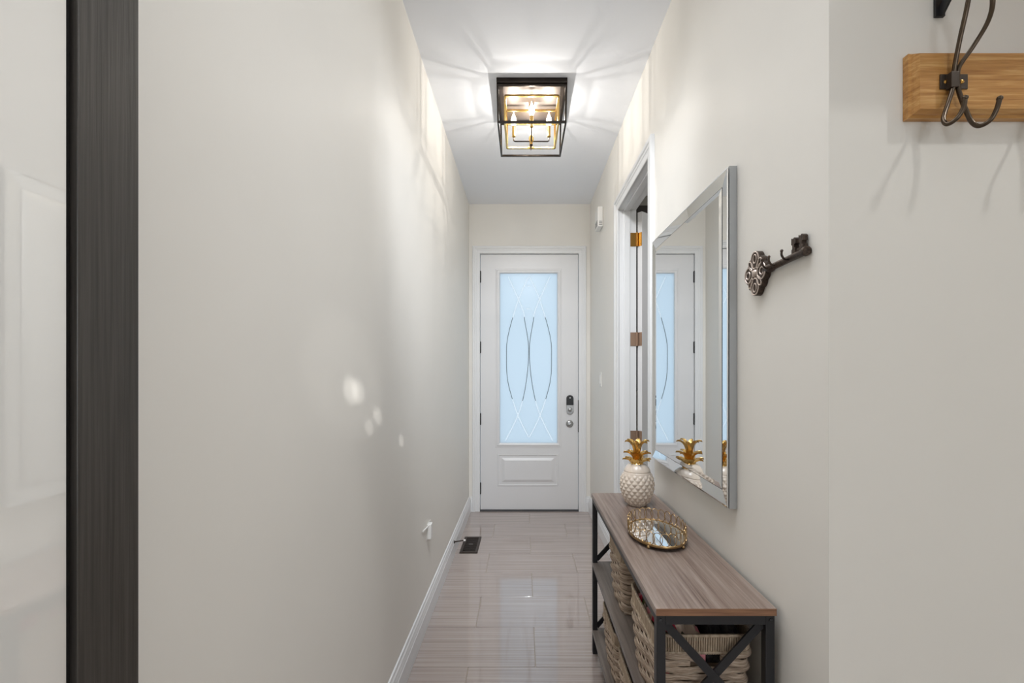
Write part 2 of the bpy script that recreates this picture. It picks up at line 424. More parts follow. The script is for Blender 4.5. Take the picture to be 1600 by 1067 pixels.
b = [(px0+.065, pz0+.06), (px1-.065, pz0+.06), (px1-.065, pz1-.06), (px0+.065, pz1-.06)]
A_ = [bm.verts.new((x, YD-.0005, z)) for x, z in a]; B_ = [bm.verts.new((x, YD-.011, z)) for x, z in b]
for k in range(4): bm.faces.new((A_[k], A_[(k+1) % 4], B_[(k+1) % 4], B_[k]))
bm.faces.new(B_); bm.faces.new(A_[::-1])
obj('raised_panel', bm, M['door'], d1)
pane = boxo('glass_pane', (gx0-.003, gx1+.003, YD+.016, YD+.022, gz0-.003, gz1+.003), M['frost'], d1)
CXG = 826.6
def gl(px, py): return at(px, py, YD+.019)
def ribbon(P, wd, th):                    # flat strip lying in the pane
    bm = B(); R = []
    for i, p in enumerate(P):
        d = (P[min(i+1, len(P)-1)]-P[max(i-1, 0)]).normalized(); n = Vector((-d.z, 0, d.x))
        R.append([bm.verts.new(p+n*a*wd/2+Vector((0, b*th/2, 0))) for a, b in ((-1, -1), (1, -1), (1, 1), (-1, 1))])
    for A, D in zip(R, R[1:]):
        for k in range(4): bm.faces.new((A[k], A[(k+1) % 4], D[(k+1) % 4], D[k]))
    bm.faces.new(R[0][::-1]); bm.faces.new(R[-1]); return bm
lines = [[(794, 432), (816, 482), (820, 502), (826, 545), (822, 598), (811, 644), (790, 688)],
         [(826, 432), (810, 468), (794, 524), (791.5, 558), (794, 598), (809, 648), (826, 683)]]
strips = []
for ln in lines:
    for sg in (1, -1):
        P = smooth_path([gl(CXG+(x-CXG)*sg, y) for x, y in ln], 10)
        parts = ([], [], [])
        for p in P:
            yy = PY0-(p.z-EYE)*F/p.y
            parts[0 if yy < 494 else (1 if yy < 622 else 2)].append(p)
        parts[0].append(parts[1][0]); parts[1].append(parts[2][0])
        for k, seg in enumerate(parts):
            if k == 1:
                bm = B(); tube(bm, [p-Vector((0, .0035, 0)) for p in seg], .0027, 6); obj('etched_line', bm, M['etchd'], pane, True)
            else: strips.append(seg[::2] if len(seg) % 2 else seg[::2]+[seg[-1]])
for yy in (447, 482.5): strips.append([gl(CXG-4, yy), gl(CXG+4, yy)])
cut = []
for P in strips:
    c = obj('cutter', ribbon(P, .0095, .02), M['frost']); cut.append(c)
    md = pane.modifiers.new('groove', 'BOOLEAN'); md.operation = 'DIFFERENCE'; md.object = c; md.solver = 'EXACT'
bpy.context.view_layer.update()
dg = bpy.context.evaluated_depsgraph_get()
me = bpy.data.meshes.new_from_object(pane.evaluated_get(dg)); pane.modifiers.clear(); pane.data = me
for c in cut: bpy.data.objects.remove(c, do_unlink=True)
for P in strips: obj('etched_line', ribbon(P, .0093, .0058), M['clear'], pane)
for zc in (2.203, 1.540, .866, .215):                      # four black butt hinges
    bm = B(); lathe(bm, [(.007, -.055), (.007, .055)], 10, (DX0+.001, YD-.008, zc)); box(bm, DX0-.006, DX0+.010, YD-.006, YD, zc-.052, zc+.052)
    obj('hinge', bm, M['blackp'], d1)
# keypad lock
lx = (890.3-PX0)*YD/F
def pill(cx, cz, hw, hh, y0, th, nm, m, parent, top=True, bottom=True, n=10):
    bm = B(); pts = []
    for k in range(n+1):
        an = PI*k/n
        pts.append((cx+hw*math.cos(an), cz+(hh-hw)+hw*math.sin(an)) if top else None)
    pts = [p for p in pts if p] or [(cx+hw, cz+hh), (cx-hw, cz+hh)]
    if bottom: pts += [(cx-hw*math.cos(PI*k/n), cz-(hh-hw)-hw*math.sin(PI*k/n)) for k in range(n+1)]
    else: pts += [(cx-hw, cz-hh), (cx+hw, cz-hh)]
    A = [bm.verts.new((x, y0, z)) for x, z in pts]; D = [bm.verts.new((x, y0-th, z)) for x, z in pts]
    for k in range(len(pts)): bm.faces.new((A[k], A[(k+1) % len(pts)], D[(k+1) % len(pts)], D[k]))
    bm.faces.new(D); bm.faces.new(A[::-1])
    return obj(nm, bm, m, parent, bevel=.002)
zt = EYE-(617-PY0)*YD/F; zb = EYE-(646.5-PY0)*YD/F; zm = EYE-(632.5-PY0)*YD/F
lk = pill(lx, (zt+zm)/2, .033, (zt-zm)/2, YD, .026, 'keypad_lock', M['blackp'], d1, True, False); lk['label'] = 'black and nickel keypad lock'
l2 = pill(lx, (zm+zb)/2, .033, (zm-zb)/2, YD, .022, 'lock_body', M['nickel'], lk, False, True)
bm = B(); lathe(bm, [(.019, 0), (.019, .016), (.015, .020), (.006, .021)], 18, (lx, YD-.022, (zm+zb)/2), 'Y'); obj('thumb_turn', bm, M['nickel'], lk, True)
bm = B(); lathe(bm, [(.006, 0), (.005, .002), (.001, .003)], 10, (lx, YD-.026, zt-.026), 'Y'); obj('indicator_dot', bm, M['plastic'], lk, True)
zk = EYE-(662-PY0)*YD/F
bm = B(); lathe(bm, [(.034, 0), (.034, .006), (.028, .012), (.022, .014), (.022, .022), (.018, .026), (.006, .027)], 22, (lx-.002, YD, zk), 'Y')
kb = obj('deadbolt', bm, M['nickel'], d1, True); kb['label'] = 'round satin nickel deadbolt'
bm = B(); bar(bm, (lx-.012, YD-.030, zk-.008), (lx+.010, YD-.030, zk+.006), .010, .010, (0, 1, 0)); obj('thumb_turn', bm, M['nickel'], kb, bevel=.002)
boxo('strike_strip', (DX1-.006, DX1+.006, YD-.012, YD-.001, EYE-(675-PY0)*YD/F, EYE-(625-PY0)*YD/F), M['blackp'], d1)

# ------------------------------------------------------------------ side door, standing open into the side room
PV = Vector((.738, 2.888, 0))
d2 = sroot('door_2', (PV.x, PV.y, .01)); tag(d2, 'white panelled side door standing open into the next room', 'door')
bm = B(); box(bm, -.035, 0, -.695, -.012, 0, 2.345)
sl = obj('slab', bm, M['door'], None, bevel=.002)
bms = []
for (z0, z1) in ((.2, .95), (1.1, 2.2)):
    bm = B(); box(bm, -.039, -.0345, -.60, -.10, z0, z1); p = obj('raised_panel', bm, M['door'], None, bevel=.003); bms.append(p)
bm = B(); lathe(bm, [(.03, 0), (.03, .006), (.012, .01), (.012, .03), (.027, .04), (.027, .055), (.01, .062)], 16, (-.035, -.63, 1.0), 'X')
kn = obj('door_knob', bm, M['nickel'], None, True)
for o in [sl]+bms+[kn]:
    o.parent = d2; o.matrix_parent_inverse = Matrix.Identity(4)
d2.rotation_euler = (0, 0, math.radians(130))
ca, sa = math.cos(math.radians(130)), math.sin(math.radians(130))
for i, zc in enumerate((2.176, 1.525, .882, .25)):
    h = B(); lathe(h, [(.0065, -.045), (.0065, .045)], 10, (.742, 2.884, zc))
    box(h, .700, .740, SY1-.004, SY1, zc-.044, zc+.044)
    hg = obj('hinge', h, M['brass' if i == 0 else 'hinge'], t2)  # top hinge coloured brassier to imitate lamp light reflecting on it
    lf = B(); box(lf, -.035, 0, -.012, -0.0105, zc-.054, zc+.034)
    lo = obj('hinge_leaf', lf, M['brass' if i == 0 else 'hinge'], None); lo.parent = d2  # same lamp-reflection colour on the top leaf
# dark cabinet in the side room
cb = thing('wall_cabinet', 'tall dark brown wall cabinet glimpsed through the side doorway', 'cabinet', (1.2, 3.94, 1.15))
boxo('carcass', (.80, 1.60, 3.72, 3.95, 1.152, 2.71), M['cabinet'], cb)
for k in range(2):
    x0 = .802+k*.4
    dd = boxo('cabinet_door', (x0, x0+.396, 3.70, 3.719, 1.155, 2.705), M['cabinet'], cb, bevel=.002)
    boxo('handle', (x0+(.36 if k == 0 else .02), x0+(.372 if k == 0 else .032), 3.685, 3.70, 1.3, 1.42), M['nickel'], dd)

# ------------------------------------------------------------------ closet door on the left: dark stile and glossy white panel
d3 = sroot('door_3', (-.52, .1, 0)); tag(d3, 'sliding closet door with dark frame and glossy white glass', 'door')
boxo('stile', (-.490, -.455, .4510, .5225, .02, 2.80), M['stile'], d3, bevel=.0012)
boxo('rail', (-.490, -.455, -1.0, .4510, 2.72, 2.80), M['stile'], d3, bevel=.0012)
boxo('rail', (-.490, -.455, -1.0, .4510, .02, .10), M['stile'], d3, bevel=.0012)
boxo('groove', (-.485, -.4635, .4450, .4510, .10, 2.72), M['void'], d3)
pn = B(); box(pn, -.012, 0, -1.444, 0, 0, 2.62)
pn = obj('glass_panel', pn, M['panel'], None); pn.parent = d3; pn.matrix_parent_inverse = d3.matrix_world.inverted()
pn.location = (-.461, .4450, .10); pn.rotation_euler = (0, 0, math.radians(0.0))
struct(tag(boxo('wall_header', (-.60, -.452, RY, .299, 2.80, ZC), M['wall']), 'wall header above the closet door', 'wall'))
struct(tag(boxo('wall_left_rear', (-.60, -.452, RY, -1.0, 0, 2.80), M['wall']), 'left wall behind the camera', 'wall'))

# rear window
wn = sroot('window_1', (1.0, RY, .4)); tag(wn, 'wide window of the room behind the camera', 'window')
bm = B()
for d in ((-.3, -.24, RY-.08, RY-.02, .4, 2.7), (2.24, 2.3, RY-.08, RY-.02, .4, 2.7), (.97, 1.03, RY-.08, RY-.02, .4, 2.7), (-.3, 2.3, RY-.08, RY-.02, .4, .46), (-.3, 2.3, RY-.08, RY-.02, 2.64, 2.7)): box(bm, *d)
obj('window_frame', bm, M['trim'], wn)

# ------------------------------------------------------------------ lantern ceiling light
cxl, cyl = .045, 2.556
ZT = ZC
lt = thing('ceiling_lantern', 'square open bronze and gold lantern light with four candle bulbs on the ceiling', 'ceiling light', (cxl, cyl, ZC))
def LB(name, d, m, par, bev=.001): return boxo(name, (cxl+d[0], cxl+d[1], cyl+d[2], cyl+d[3], d[4], d[5]), m, par, bev)
H = .190; zb_ = EYE+1.337; zp = EYE+1.536
pan = LB('canopy', (-H, H, -H-.008, H+.008, zp+.006, ZC), M['bronze'], lt, .002)
LB('canopy_plate', (-H+.012, H-.012, -H+.004, H-.004, zp+.002, zp+.007), M['pan'], pan, 0)
t_ = .0095
for s in (-1, 1):
    LB('top_bar', (-H, H, s*H-(t_ if s > 0 else -.0), s*H+(0 if s > 0 else t_), zp-.006, zp+.007), M['bronze'], lt)
    LB('top_bar', (s*H-(t_ if s > 0 else 0), s*H+(0 if s > 0 else t_), -H+t_, H-t_, zp-.006, zp+.007), M['bronze'], lt)
    LB('bottom_bar', (-H+.004, H-.004, s*H-(t_ if s > 0 else 0), s*H+(0 if s > 0 else t_), zb_-.005, zb_+.006), M['bronze'], lt)
    LB('bottom_bar', (s*(H-.004)-(t_ if s > 0 else 0), s*(H-.004)+(0 if s > 0 else t_), -H+t_, H-t_, zb_-.005, zb_+.006), M['bronze'], lt)
    for q in (-1, 1):
        bm = B(); bar(bm, (cxl+s*(H-.005), cyl+q*(H-.005), zp), (cxl+s*(H-.009), cyl+q*(H-.005), zb_), .0095, .0095, (0, 1, 0)); obj('corner_post', bm, M['bronze'], lt)
# inner gold frame
hx, hy, g = .146, .138, .011; zi0, zi1 = EYE+1.362, EYE+1.508
inn = LB('gold_frame', (-hx, hx, -g/2, g/2, zi1-g/2, zi1+g/2), M['gold'], lt); inn['label'] = 'inner gold frame'
for z in (zi0, zi1):
    for s in (-1, 1):
        LB('gold_bar', (-hx, hx, s*hy-g/2, s*hy+g/2, z-g/2, z+g/2), M['gold'], inn)
        LB('gold_bar', (s*hx-g/2, s*hx+g/2, -hy, hy, z-g/2, z+g/2), M['gold'], inn)
for s in (-1, 1):
    for q in (-1, 1):
        LB('gold_post', (s*hx-g/2, s*hx+g/2, q*hy-g/2, q*hy+g/2, zi0, zi1), M['gold'], inn)
za = EYE+1.330
bm = B(); lathe(bm, [(.004, 0), (.007, .006), (.006, .02), (.014, .026), (.014, .048), (.006, .056), (.0055, .10), (.010, .105), (.010, .125), (.0055, .13), (.0055, .206)], 16, (cxl, cyl, za-.026))
stem = obj('stem', bm, M['gold'], lt, True)
bm = B(); lathe(bm, [(.012, 0), (.014, .004), (.014, .03), (.009, .034)], 14, (cxl, cyl, zi1+.0)); obj('stem_collar', bm, M['gold'], stem, True)
bm = B(); tube(bm, [(cxl+.008*math.cos(2*PI*k/14), cyl, za-.034+.008*math.sin(2*PI*k/14)) for k in range(14)], .0015, 6, True); obj('finial_ring', bm, M['brass'], stem, True)
bm = B(); lathe(bm, [(.003, 0), (.0085, .003), (.0085, .012), (.003, .014)], 12, (cxl, cyl, za-.029)); obj('finial', bm, M['bronze'], stem, True)
for k in range(4):
    dx, dy = ((1, 0), (-1, 0), (0, 1), (0, -1))[k]; r_ = .102
    P = [(cxl+dx*.01, cyl+dy*.01, za), (cxl+dx*(r_-.008), cyl+dy*(r_-.008), za), (cxl+dx*(r_-.001), cyl+dy*(r_-.001), za+.003), (cxl+dx*r_, cyl+dy*r_, za+.026)]
    bm = B(); tube(bm, P, .0038, 8); arm = obj('arm', bm, M['bronze'], lt, True)
    e = (cxl+dx*r_, cyl+dy*r_, za+.024)
    bm = B(); lathe(bm, [(.008, 0), (.011, .003), (.0095, .008), (.0095, .064), (.007, .066)], 14, e); obj('candle_sleeve', bm, M['gold'], arm, True)
    bm = B(); lathe(bm, [(.006, .064), (.010, .070), (.0150, .084), (.0155, .094), (.0125, .110), (.007, .126), (.003, .138), (.0008, .146)], 16, e); obj('candle_bulb', bm, M['bulb'], arm, True)
    lamp('filament', (e[0], e[1], e[2]+.096), 3.6, .006, (1.0, 0.95, 0.88))

# ------------------------------------------------------------------ wall mirror
XM = .6015; my0, my1, mz0, mz1 = 1.293, 2.056, .912, 1.9165
mr = thing('wall_mirror', 'large rectangular wall mirror with a mitred silver mirrored border above the console table', 'mirror', (XR, (my0+my1)/2, mz0))
bm = B(); box(bm, XM+.0015, XR-.001, my0, my1, mz0, mz1); obj('backing', bm, M['silver'], mr)
ring = lambda ins: [(my0+ins, mz0+ins), (my1-ins, mz0+ins), (my1-ins, mz1-ins), (my0+ins, mz1-ins)]
def strip(nm, r0, d0, r1, d1_, m, th=.001):
    a, b = ring(r0), ring(r1)
    for k in range(4):
        bm = B(); k2 = (k+1) % 4
        v = [bm.verts.new((x, p[0], p[1])) for p, x in ((a[k], d0), (a[k2], d0), (b[k2], d1_), (b[k], d1_))]
        u = [bm.verts.new((x+th, p[0], p[1])) for p, x in ((a[k], d0), (a[k2], d0), (b[k2], d1_), (b[k], d1_))]
        bm.faces.new(v); bm.faces.new(u[::-1])
        for j in range(4): bm.faces.new((v[j], v[(j+1) % 4], u[(j+1) % 4], u[j]))
        obj(nm, bm, m, mr)
strip('frame_strip', .0015, XM-.0022, .006, XM-.0035, M['chrome'])
strip('frame_strip', .0062, XM-.0035, .044, XM+.0005, M['chrome'])
strip('seam', .0442, XM+.0004, .0462, XM+.0004, M['seam'], .0006)
a, b = ring(.0462), ring(.062)
bm = B()
A_ = [bm.verts.new((XM-.0005, *p)) for p in a]; B_ = [bm.verts.new((XM-.0022, *p)) for p in b]
for k in range(4): bm.faces.new((A_[k], A_[(k+1) % 4], B_[(k+1) % 4], B_[k]))
bm.faces.new(B_)
obj('mirror_glass', bm, M['chrome'], mr)

# ------------------------------------------------------------------ console table
tx0, tx1, ty0, ty1, tz = .319, .611, 1.064, 2.077, .743
ct = thing('console_table', 'narrow console table with grey wood shelves and black X-braced metal frame', 'table', (.465, 1.57, 0))
boxo('tabletop', (tx0, tx1, ty0+.0008, ty1, tz-.018, tz), M['tabletop'], ct, .0012)
boxo('front_edge_band', (tx0+.001, tx1-.001, ty0-.0004, ty0+.0012, tz-.0172, tz-.0008), M['edge'], ct)
L = .022; fx0, fx1, fy0, fy1 = tx0+.003, tx1-.003, ty0+.004, ty1-.004
for x in (fx0, fx1-L):
    for y in (fy0, fy1-L):
        boxo('leg', (x, x+L, y, y+L, 0, tz-.018), M['black'], ct, .0015)
for x in (fx0, fx1-L):
    boxo('side_rail', (x, x+L, fy0+L, fy1-L, tz-.038, tz-.018), M['black'], ct, .001)
for y in (fy0, fy1-L):
    boxo('end_rail', (fx0+L, fx1-L, y, y+L, tz-.041, tz-.018), M['black'], ct, .001)
for zs in (.425, .112):
    sh = boxo('shelf', (fx0-.001, fx1, fy0+.003, fy1-.003, zs-.016, zs), M['shelf'], ct, .001)
    for x in (fx0+.002, fx1-L): boxo('shelf_rail', (x, x+.018, fy0+L, fy1-L, zs-.030, zs-.0165), M['black'], sh)
for y in (fy0+.011, fy1-.011):
    for (z0, z1) in ((.435, .704), (.122, .40)):
        for s, dy in ((1, -.0028), (-1, .0028)):
            a = Vector((fx0+.020 if s > 0 else fx1-.020, y+dy, z1)); b = Vector((fx1-.020 if s > 0 else fx0+.020, y+dy, z0))
            bm = B(); bar(bm, a, b, .0052, .020, (0, 0, 1)); obj('cross_brace', bm, M['black'], ct)
for x in (fx0+.010, fx1-.010):
    bm = B(); lathe(bm, [(.0045, 0), (.004, .002), (.0015, .003)], 10, (x, fy0, tz-.030), 'Y'); obj('bolt', bm, M['black'], ct, True)

# ------------------------------------------------------------------ baskets
def rrect(a, b, r, n):                    # rounded rectangle perimeter, n points, with arc-length parameter
    pts = []
    for cx, cy, a0 in ((a-r, b-r, 0), (-a+r, b-r, PI/2), (-a+r, -b+r, PI), (a-r, -b+r, 1.5*PI)):
        for k in range(5): pts.append((cx+r*math.cos(a0+k*PI/8), cy+r*math.sin(a0+k*PI/8)))
    pts.append(pts[0]); seg = [math.dist(p, q) for p, q in zip(pts, pts[1:])]; tot = sum(seg)
    out = []; i = 0; acc = 0
    for k in range(n):
        s = tot*k/n
        while acc+seg[i] < s: acc += seg[i]; i += 1
        f = (s-acc)/seg[i]; p, q = pts[i], pts[i+1]
        out.append((p[0]+(q[0]-p[0])*f, p[1]+(q[1]-p[1])*f))
    return out, tot
def basket(label, x0, x1, y0, y1, z, h, group='woven baskets in the console table', cat='basket'):
    cx, cy = (x0+x1)/2, (y0+y1)/2; a, b = (x1-x0)/2-.008, (y1-y0)/2-.008
    t = thing('woven_basket', label, cat, (cx, cy, z), group)
    rim = .046; n = 10; hh = (h-rim)/n
    bm = B(); box(bm, cx-a*.86, cx+a*.86, cy-b*.86, cy+b*.86, z+.001, z+.008); obj('base', bm, M['reed'], t)
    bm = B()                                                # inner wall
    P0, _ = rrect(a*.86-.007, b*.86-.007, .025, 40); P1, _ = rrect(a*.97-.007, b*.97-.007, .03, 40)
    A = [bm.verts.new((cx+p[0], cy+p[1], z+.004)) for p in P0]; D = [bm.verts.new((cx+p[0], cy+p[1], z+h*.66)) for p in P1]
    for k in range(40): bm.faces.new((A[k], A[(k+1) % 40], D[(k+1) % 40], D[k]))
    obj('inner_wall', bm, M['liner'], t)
    NS = 2*round((a+b)*4/.050/2)
    NP = NS*6
    for r in range(n):
        zc = z+hh*(r+.5); f = .88+.12*(r+.5)/n
        P, tot = rrect(a*f, b*f, .03, NP); pts = []
        for k, (x, y) in enumerate(P):
            ph = math.sin(PI*NS*k/NP+r*PI); l = math.hypot(x, y)
            nx, ny = (x/l, y/l)
            pts.append(Vector((cx+x+nx*ph*.0040, cy+y+ny*ph*.0040, zc+random.uniform(-.0006, .0006)+.0018*math.sin(PI*NS*k/NP/1.0+r*PI+.8))))
        if r >= n-2:                                        # handle openings in the two ends
            keep = [not (abs(p.x-cx) < .036 and abs(p.y-cy) > b*.8) for p in pts]
            i0 = next(i for i in range(len(pts)) if keep[i] and not keep[i-1])
            run = []; 
            for j in range(len(pts)+1):
                i = (i0+j) % len(pts)
                if keep[i] and j < len(pts): run.append(pts[i])
                elif len(run) > 1:
                    bm = B(); tube(bm, run, .0042, 8, False, hh*.49, (0, 0, 1)); obj('woven_strand', bm, M['reed'], t, True); run = []
                else: run = []
        else:
            bm = B(); tube(bm, pts, .0042, 8, True, hh*.49, (0, 0, 1)); obj('woven_strand', bm, M['reed'], t, True)
    P, tot = rrect(a, b, .03, int((a+b)*4/.0062)); bm = B()
    for k, (x, y) in enumerate(P):                          # upright reeds of the rim
        l = math.hypot(x, y); tube(bm, [(cx+x*.992, cy+y*.992, z+h-rim-.004), (cx+x+x/l*.001, cy+y+y/l*.001, z+h-.003)], .0028, 5)
    obj('rim_reeds', bm, M['rim'], t, True, kind='stuff')
    for zz, rr in ((h-.003, .0042), (h-rim+.001, .0035)):
        P, _ = rrect(a+.001, b+.001, .03, 80); bm = B(); tube(bm, [(cx+x, cy+y, z+zz) for x, y in P], rr, 6, True); obj('rim_binding', bm, M['rim'], t, True)
    return t
basket('large seagrass basket at the near end of the middle shelf, filled with fabric', .327, .583, 1.096, 1.392, .4255, .232)
basket('seagrass basket in the middle of the middle shelf, behind the nearest basket', .345, .585, 1.585, 1.832, .4255, .236)
basket('seagrass basket at the far end of the bottom shelf', .334, .585, 1.635, 1.915, .1125, .216)
basket('seagrass basket on the bottom shelf, nearer than its neighbour', .334, .585, 1.325, 1.605, .1125, .216)
def cloth(name, label, x0, x1, y0, y1, z0, z1, m, seed):
    rn = random.Random(seed); bm = B(); nx, ny = 14, 14; ph = [rn.uniform(0, 6) for _ in range(4)]
    top = []; bot = []
    for j in range(ny+1):
        rt, rb = [], []
        for i in range(nx+1):
            u, v = i/nx, j/ny; x = x0+(x1-x0)*u; y = y0+(y1-y0)*v
            e = min(1, 5*min(u, 1-u))*min(1, 5*min(v, 1-v))
            hgt = z1+.010*math.sin(9*u+ph[0])*math.sin(7*v+ph[1])+.006*math.sin(23*u+5*v+ph[2])
            rt.append(bm.verts.new((x, y, (z1-.035)+(hgt-z1+.035)*e**.5))); rb.append(bm.verts.new((x, y, z0)))
        top.append(rt); bot.append(rb)
    for j in range(ny):
        for i in range(nx):
            bm.faces.new((top[j][i], top[j][i+1], top[j+1][i+1], top[j+1][i]))
            bm.faces.new((bot[j][i], bot[j+1][i], bot[j+1][i+1], bot[j][i+1]))
    for j in range(ny):
        for i in (0, nx): bm.faces.new((top[j][i], top[j+1][i], bot[j+1][i], bot[j][i]))
    for i in range(nx):
        for j in (0, ny): bm.faces.new((top[j][i], bot[j][i], bot[j][i+1], top[j][i+1]))
    return tag(obj(name, bm, m, None, True), label, 'cloth')
cloth('folded_cloth', 'pink and red floral fabric folded inside the near basket', .350, .462, 1.121, 1.365, .436, .664, M['floral'], 3)
cloth('knit_scarf', 'black knitted fabric beside the floral cloth in the near basket', .4655, .560, 1.121, 1.365, .436, .662, M['knit'], 5)

# ------------------------------------------------------------------ pineapple jar
pc = Vector((.487, 1.895, tz))
pj = thing('pineapple_jar', 'cream ceramic pineapple jar with gold leaf crown on the console table', 'jar', pc)
prof = [(0, .036), (.006, .042), (.02, .053), (.045, .064), (.075, .0705), (.10, .0705), (.122, .066), (.140, .0575), (.1455, .054)]
def rad(h):
    for (h0, r0), (h1, r1) in zip(prof, prof[1:]):
        if h <= h1:
            f = (h-h0)/(h1-h0); f2 = f*f*(3-2*f)*.4+f*.6; return r0+(r1-r0)*f2
    return prof[-1][1]
bm = B(); NU, NV = 192, 70; rows = []
tri = lambda a: 1-abs(2*(a % 1)-1)
for j in range(NV+1):
    h = .1455*j/NV; row = []; r = rad(h)
    fade = min(1, max(0, (.138-h)/.012))*min(1, h/.008)
    for i in range(NU):
        th = 2*PI*i/NU; u = 16*i/NU; v = h/.029
        q = min(tri(u+v), tri(u-v)); rr = r+fade*(.0072*q**.9-.0035)
        row.append(bm.verts.new((pc.x+rr*math.cos(th), pc.y+rr*math.sin(th), pc.z+h)))
    rows.append(row)
for A, D in zip(rows, rows[1:]):
    for i in range(NU): bm.faces.new((A[i], A[(i+1) % NU], D[(i+1) % NU], D[i]))
bm.faces.new(rows[0][::-1]); bm.faces.new(rows[-1])
o = obj('jar_body', bm, M['ceramic'], pj)
for p in o.data.polygons: p.use_smooth = True
bm = B(); lathe(bm, [(.0545, .1462), (.0555, .1475), (.0545, .150), (.050, .159), (.043, .168), (.036, .1745), (.030, .177), (.01, .178)], 36, pc)
lid = obj('lid', bm, M['ceramic'], pj, True)
bm = B(); lathe(bm, [(.030, .172), (.026, .179), (.016, .189), (.010, .222), (.004, .236)], 18, pc); core = obj('crown_core', bm, M['gold'], lid, True)
def leaf(an, z0, r0, ln, rise, wd):
    bm = B(); n = 7; L_, R_, Md, Bk = [], [], [], []
    ca, sa = math.cos(an), math.sin(an)
    for k in range(n+1):
        t = k/n; out = r0+ln*(.25*t+.75*t**2.0); z = z0+rise*(math.sin(t*PI*.58))
        w_ = wd*(1-t**1.6)*(.75+.6*math.sin(t*PI))+.0003
        c = Vector((pc.x+ca*out, pc.y+sa*out, pc.z+z)); s = Vector((-sa, ca, 0))
        L_.append(bm.verts.new(c+s*w_+Vector((0, 0, .003)))); R_.append(bm.verts.new(c-s*w_+Vector((0, 0, .003))))
        Md.append(bm.verts.new(c)); Bk.append(bm.verts.new(c+Vector((ca*.0035, sa*.0035, -.0045))))
    for k in range(n):
        for a, b in ((L_, Md), (Md, R_), (R_, Bk), (Bk, L_)): bm.faces.new((a[k], a[k+1], b[k+1], b[k]))
    bm.faces.new((L_[0], Md[0], R_[0], Bk[0])); bm.faces.new((L_[n], Bk[n], R_[n], Md[n]))
    obj('leaf', bm, M['gold'], core, True)
for tier, (n, z0, r0, ln, rise, wd, ofs) in enumerate(((8, .174, .018, .041, .024, .0125, .0), (7, .193, .011, .045, .034, .0125, .35), (6, .216, .008, .045, .060, .0125, .1))):
    for k in range(n): leaf(2*PI*k/n+ofs, z0, r0, ln*random.uniform(.93, 1.05), rise*random.uniform(.95, 1.05), wd)

# ------------------------------------------------------------------ mirrored tray
tc = Vector((.459, 1.528, tz)); ta, tb = .0915, .133
tr = thing('mirrored_tray', 'oval mirrored tray with looped gold wire gallery in front of the pineapple jar', 'tray', tc)
ell = lambda n, s=1.0, dz=0.0, ofs=0: [(tc.x+ta*s*math.cos(2*PI*(k+ofs)/n), tc.y+tb*s*math.sin(2*PI*(k+ofs)/n), tz+dz) for k in range(n)]
bm = B(); A = [bm.verts.new(p) for p in ell(64, .985, .012)]; D = [bm.verts.new(p) for p in ell(64, .985, .016)]
for k in range(64): bm.faces.new((A[k], A[(k+1) % 64], D[(k+1) % 64], D[k]))
bm.faces.new(D); bm.faces.new(A[::-1]); obj('mirror_plate', bm, M['chrome'], tr)
bm = B(); tube(bm, ell(72, 1.0, .014), .0032, 8, True, .0044); obj('base_rim', bm, M['traywire'], tr, True)
NL = 26
for k in range(NL):
    an = 2*PI*k/NL; c = Vector((tc.x+ta*math.cos(an), tc.y+tb*math.sin(an), tz+.0375)); tg = Vector((-ta*math.sin(an), tb*math.cos(an), 0)).normalized()
    nrm = Vector((math.cos(an)/ta, math.sin(an)/tb, 0)).normalized()
    bm = B(); tube(bm, [c+tg*.0155*math.cos(2*PI*j/20)+Vector((0, 0, .0205))*math.sin(2*PI*j/20)+nrm*(.0016*(1 if math.cos(2*PI*j/20) > 0 else -1)) for j in range(20)], .00125, 5, True)
    obj('wire_loop', bm, M['traywire'], tr, True)
for an in (.9, 2.2, 4.05, 5.35):
    bm = B(); bmesh.ops.create_uvsphere(bm, u_segments=12, v_segments=8, radius=.0060)
    bmesh.ops.translate(bm, verts=bm.verts, vec=(tc.x+ta*math.cos(an), tc.y+tb*math.sin(an), tz+.0061)); obj('ball_foot', bm, M['traywire'], tr, True)

# ------------------------------------------------------------------ key shaped hook rack
kc = Vector((XR, 1.165, 1.573))
ky = thing('key_hook', 'antique iron key shaped hook rack with rosette bow beside the mirror', 'hook rack', kc)
def kp(s, z, d): return Vector((XR-d, kc.y-s, kc.z+z))       # s along the wall towards the camera, d out of the wall
bm = B()                                                    # backing quatrefoil
NQ = 80; 
def lob(a):
    best = .02
    for k in range(8):
        ph = a-PI/4*k; d, q = (.030, .0225) if k % 2 == 0 else (.029, .0165)
        ds = q*q-(d*math.sin(ph))**2
        if ds > 0 and math.cos(ph) > 0: best = max(best, d*math.cos(ph)+math.sqrt(ds))
    return best
A = [bm.verts.new(kp(lob(2*PI*k/NQ)*math.cos(2*PI*k/NQ), lob(2*PI*k/NQ)*1.12*math.sin(2*PI*k/NQ), .001)) for k in range(NQ)]
D = [bm.verts.new(kp(lob(2*PI*k/NQ)*math.cos(2*PI*k/NQ), lob(2*PI*k/NQ)*1.12*math.sin(2*PI*k/NQ), .015)) for k in range(NQ)]
for k in range(NQ): bm.faces.new((A[k], A[(k+1) % NQ], D[(k+1) % NQ], D[k]))
bm.faces.new(D); bm.faces.new(A[::-1]); bow = obj('bow', bm, M['iron'], ky, True)
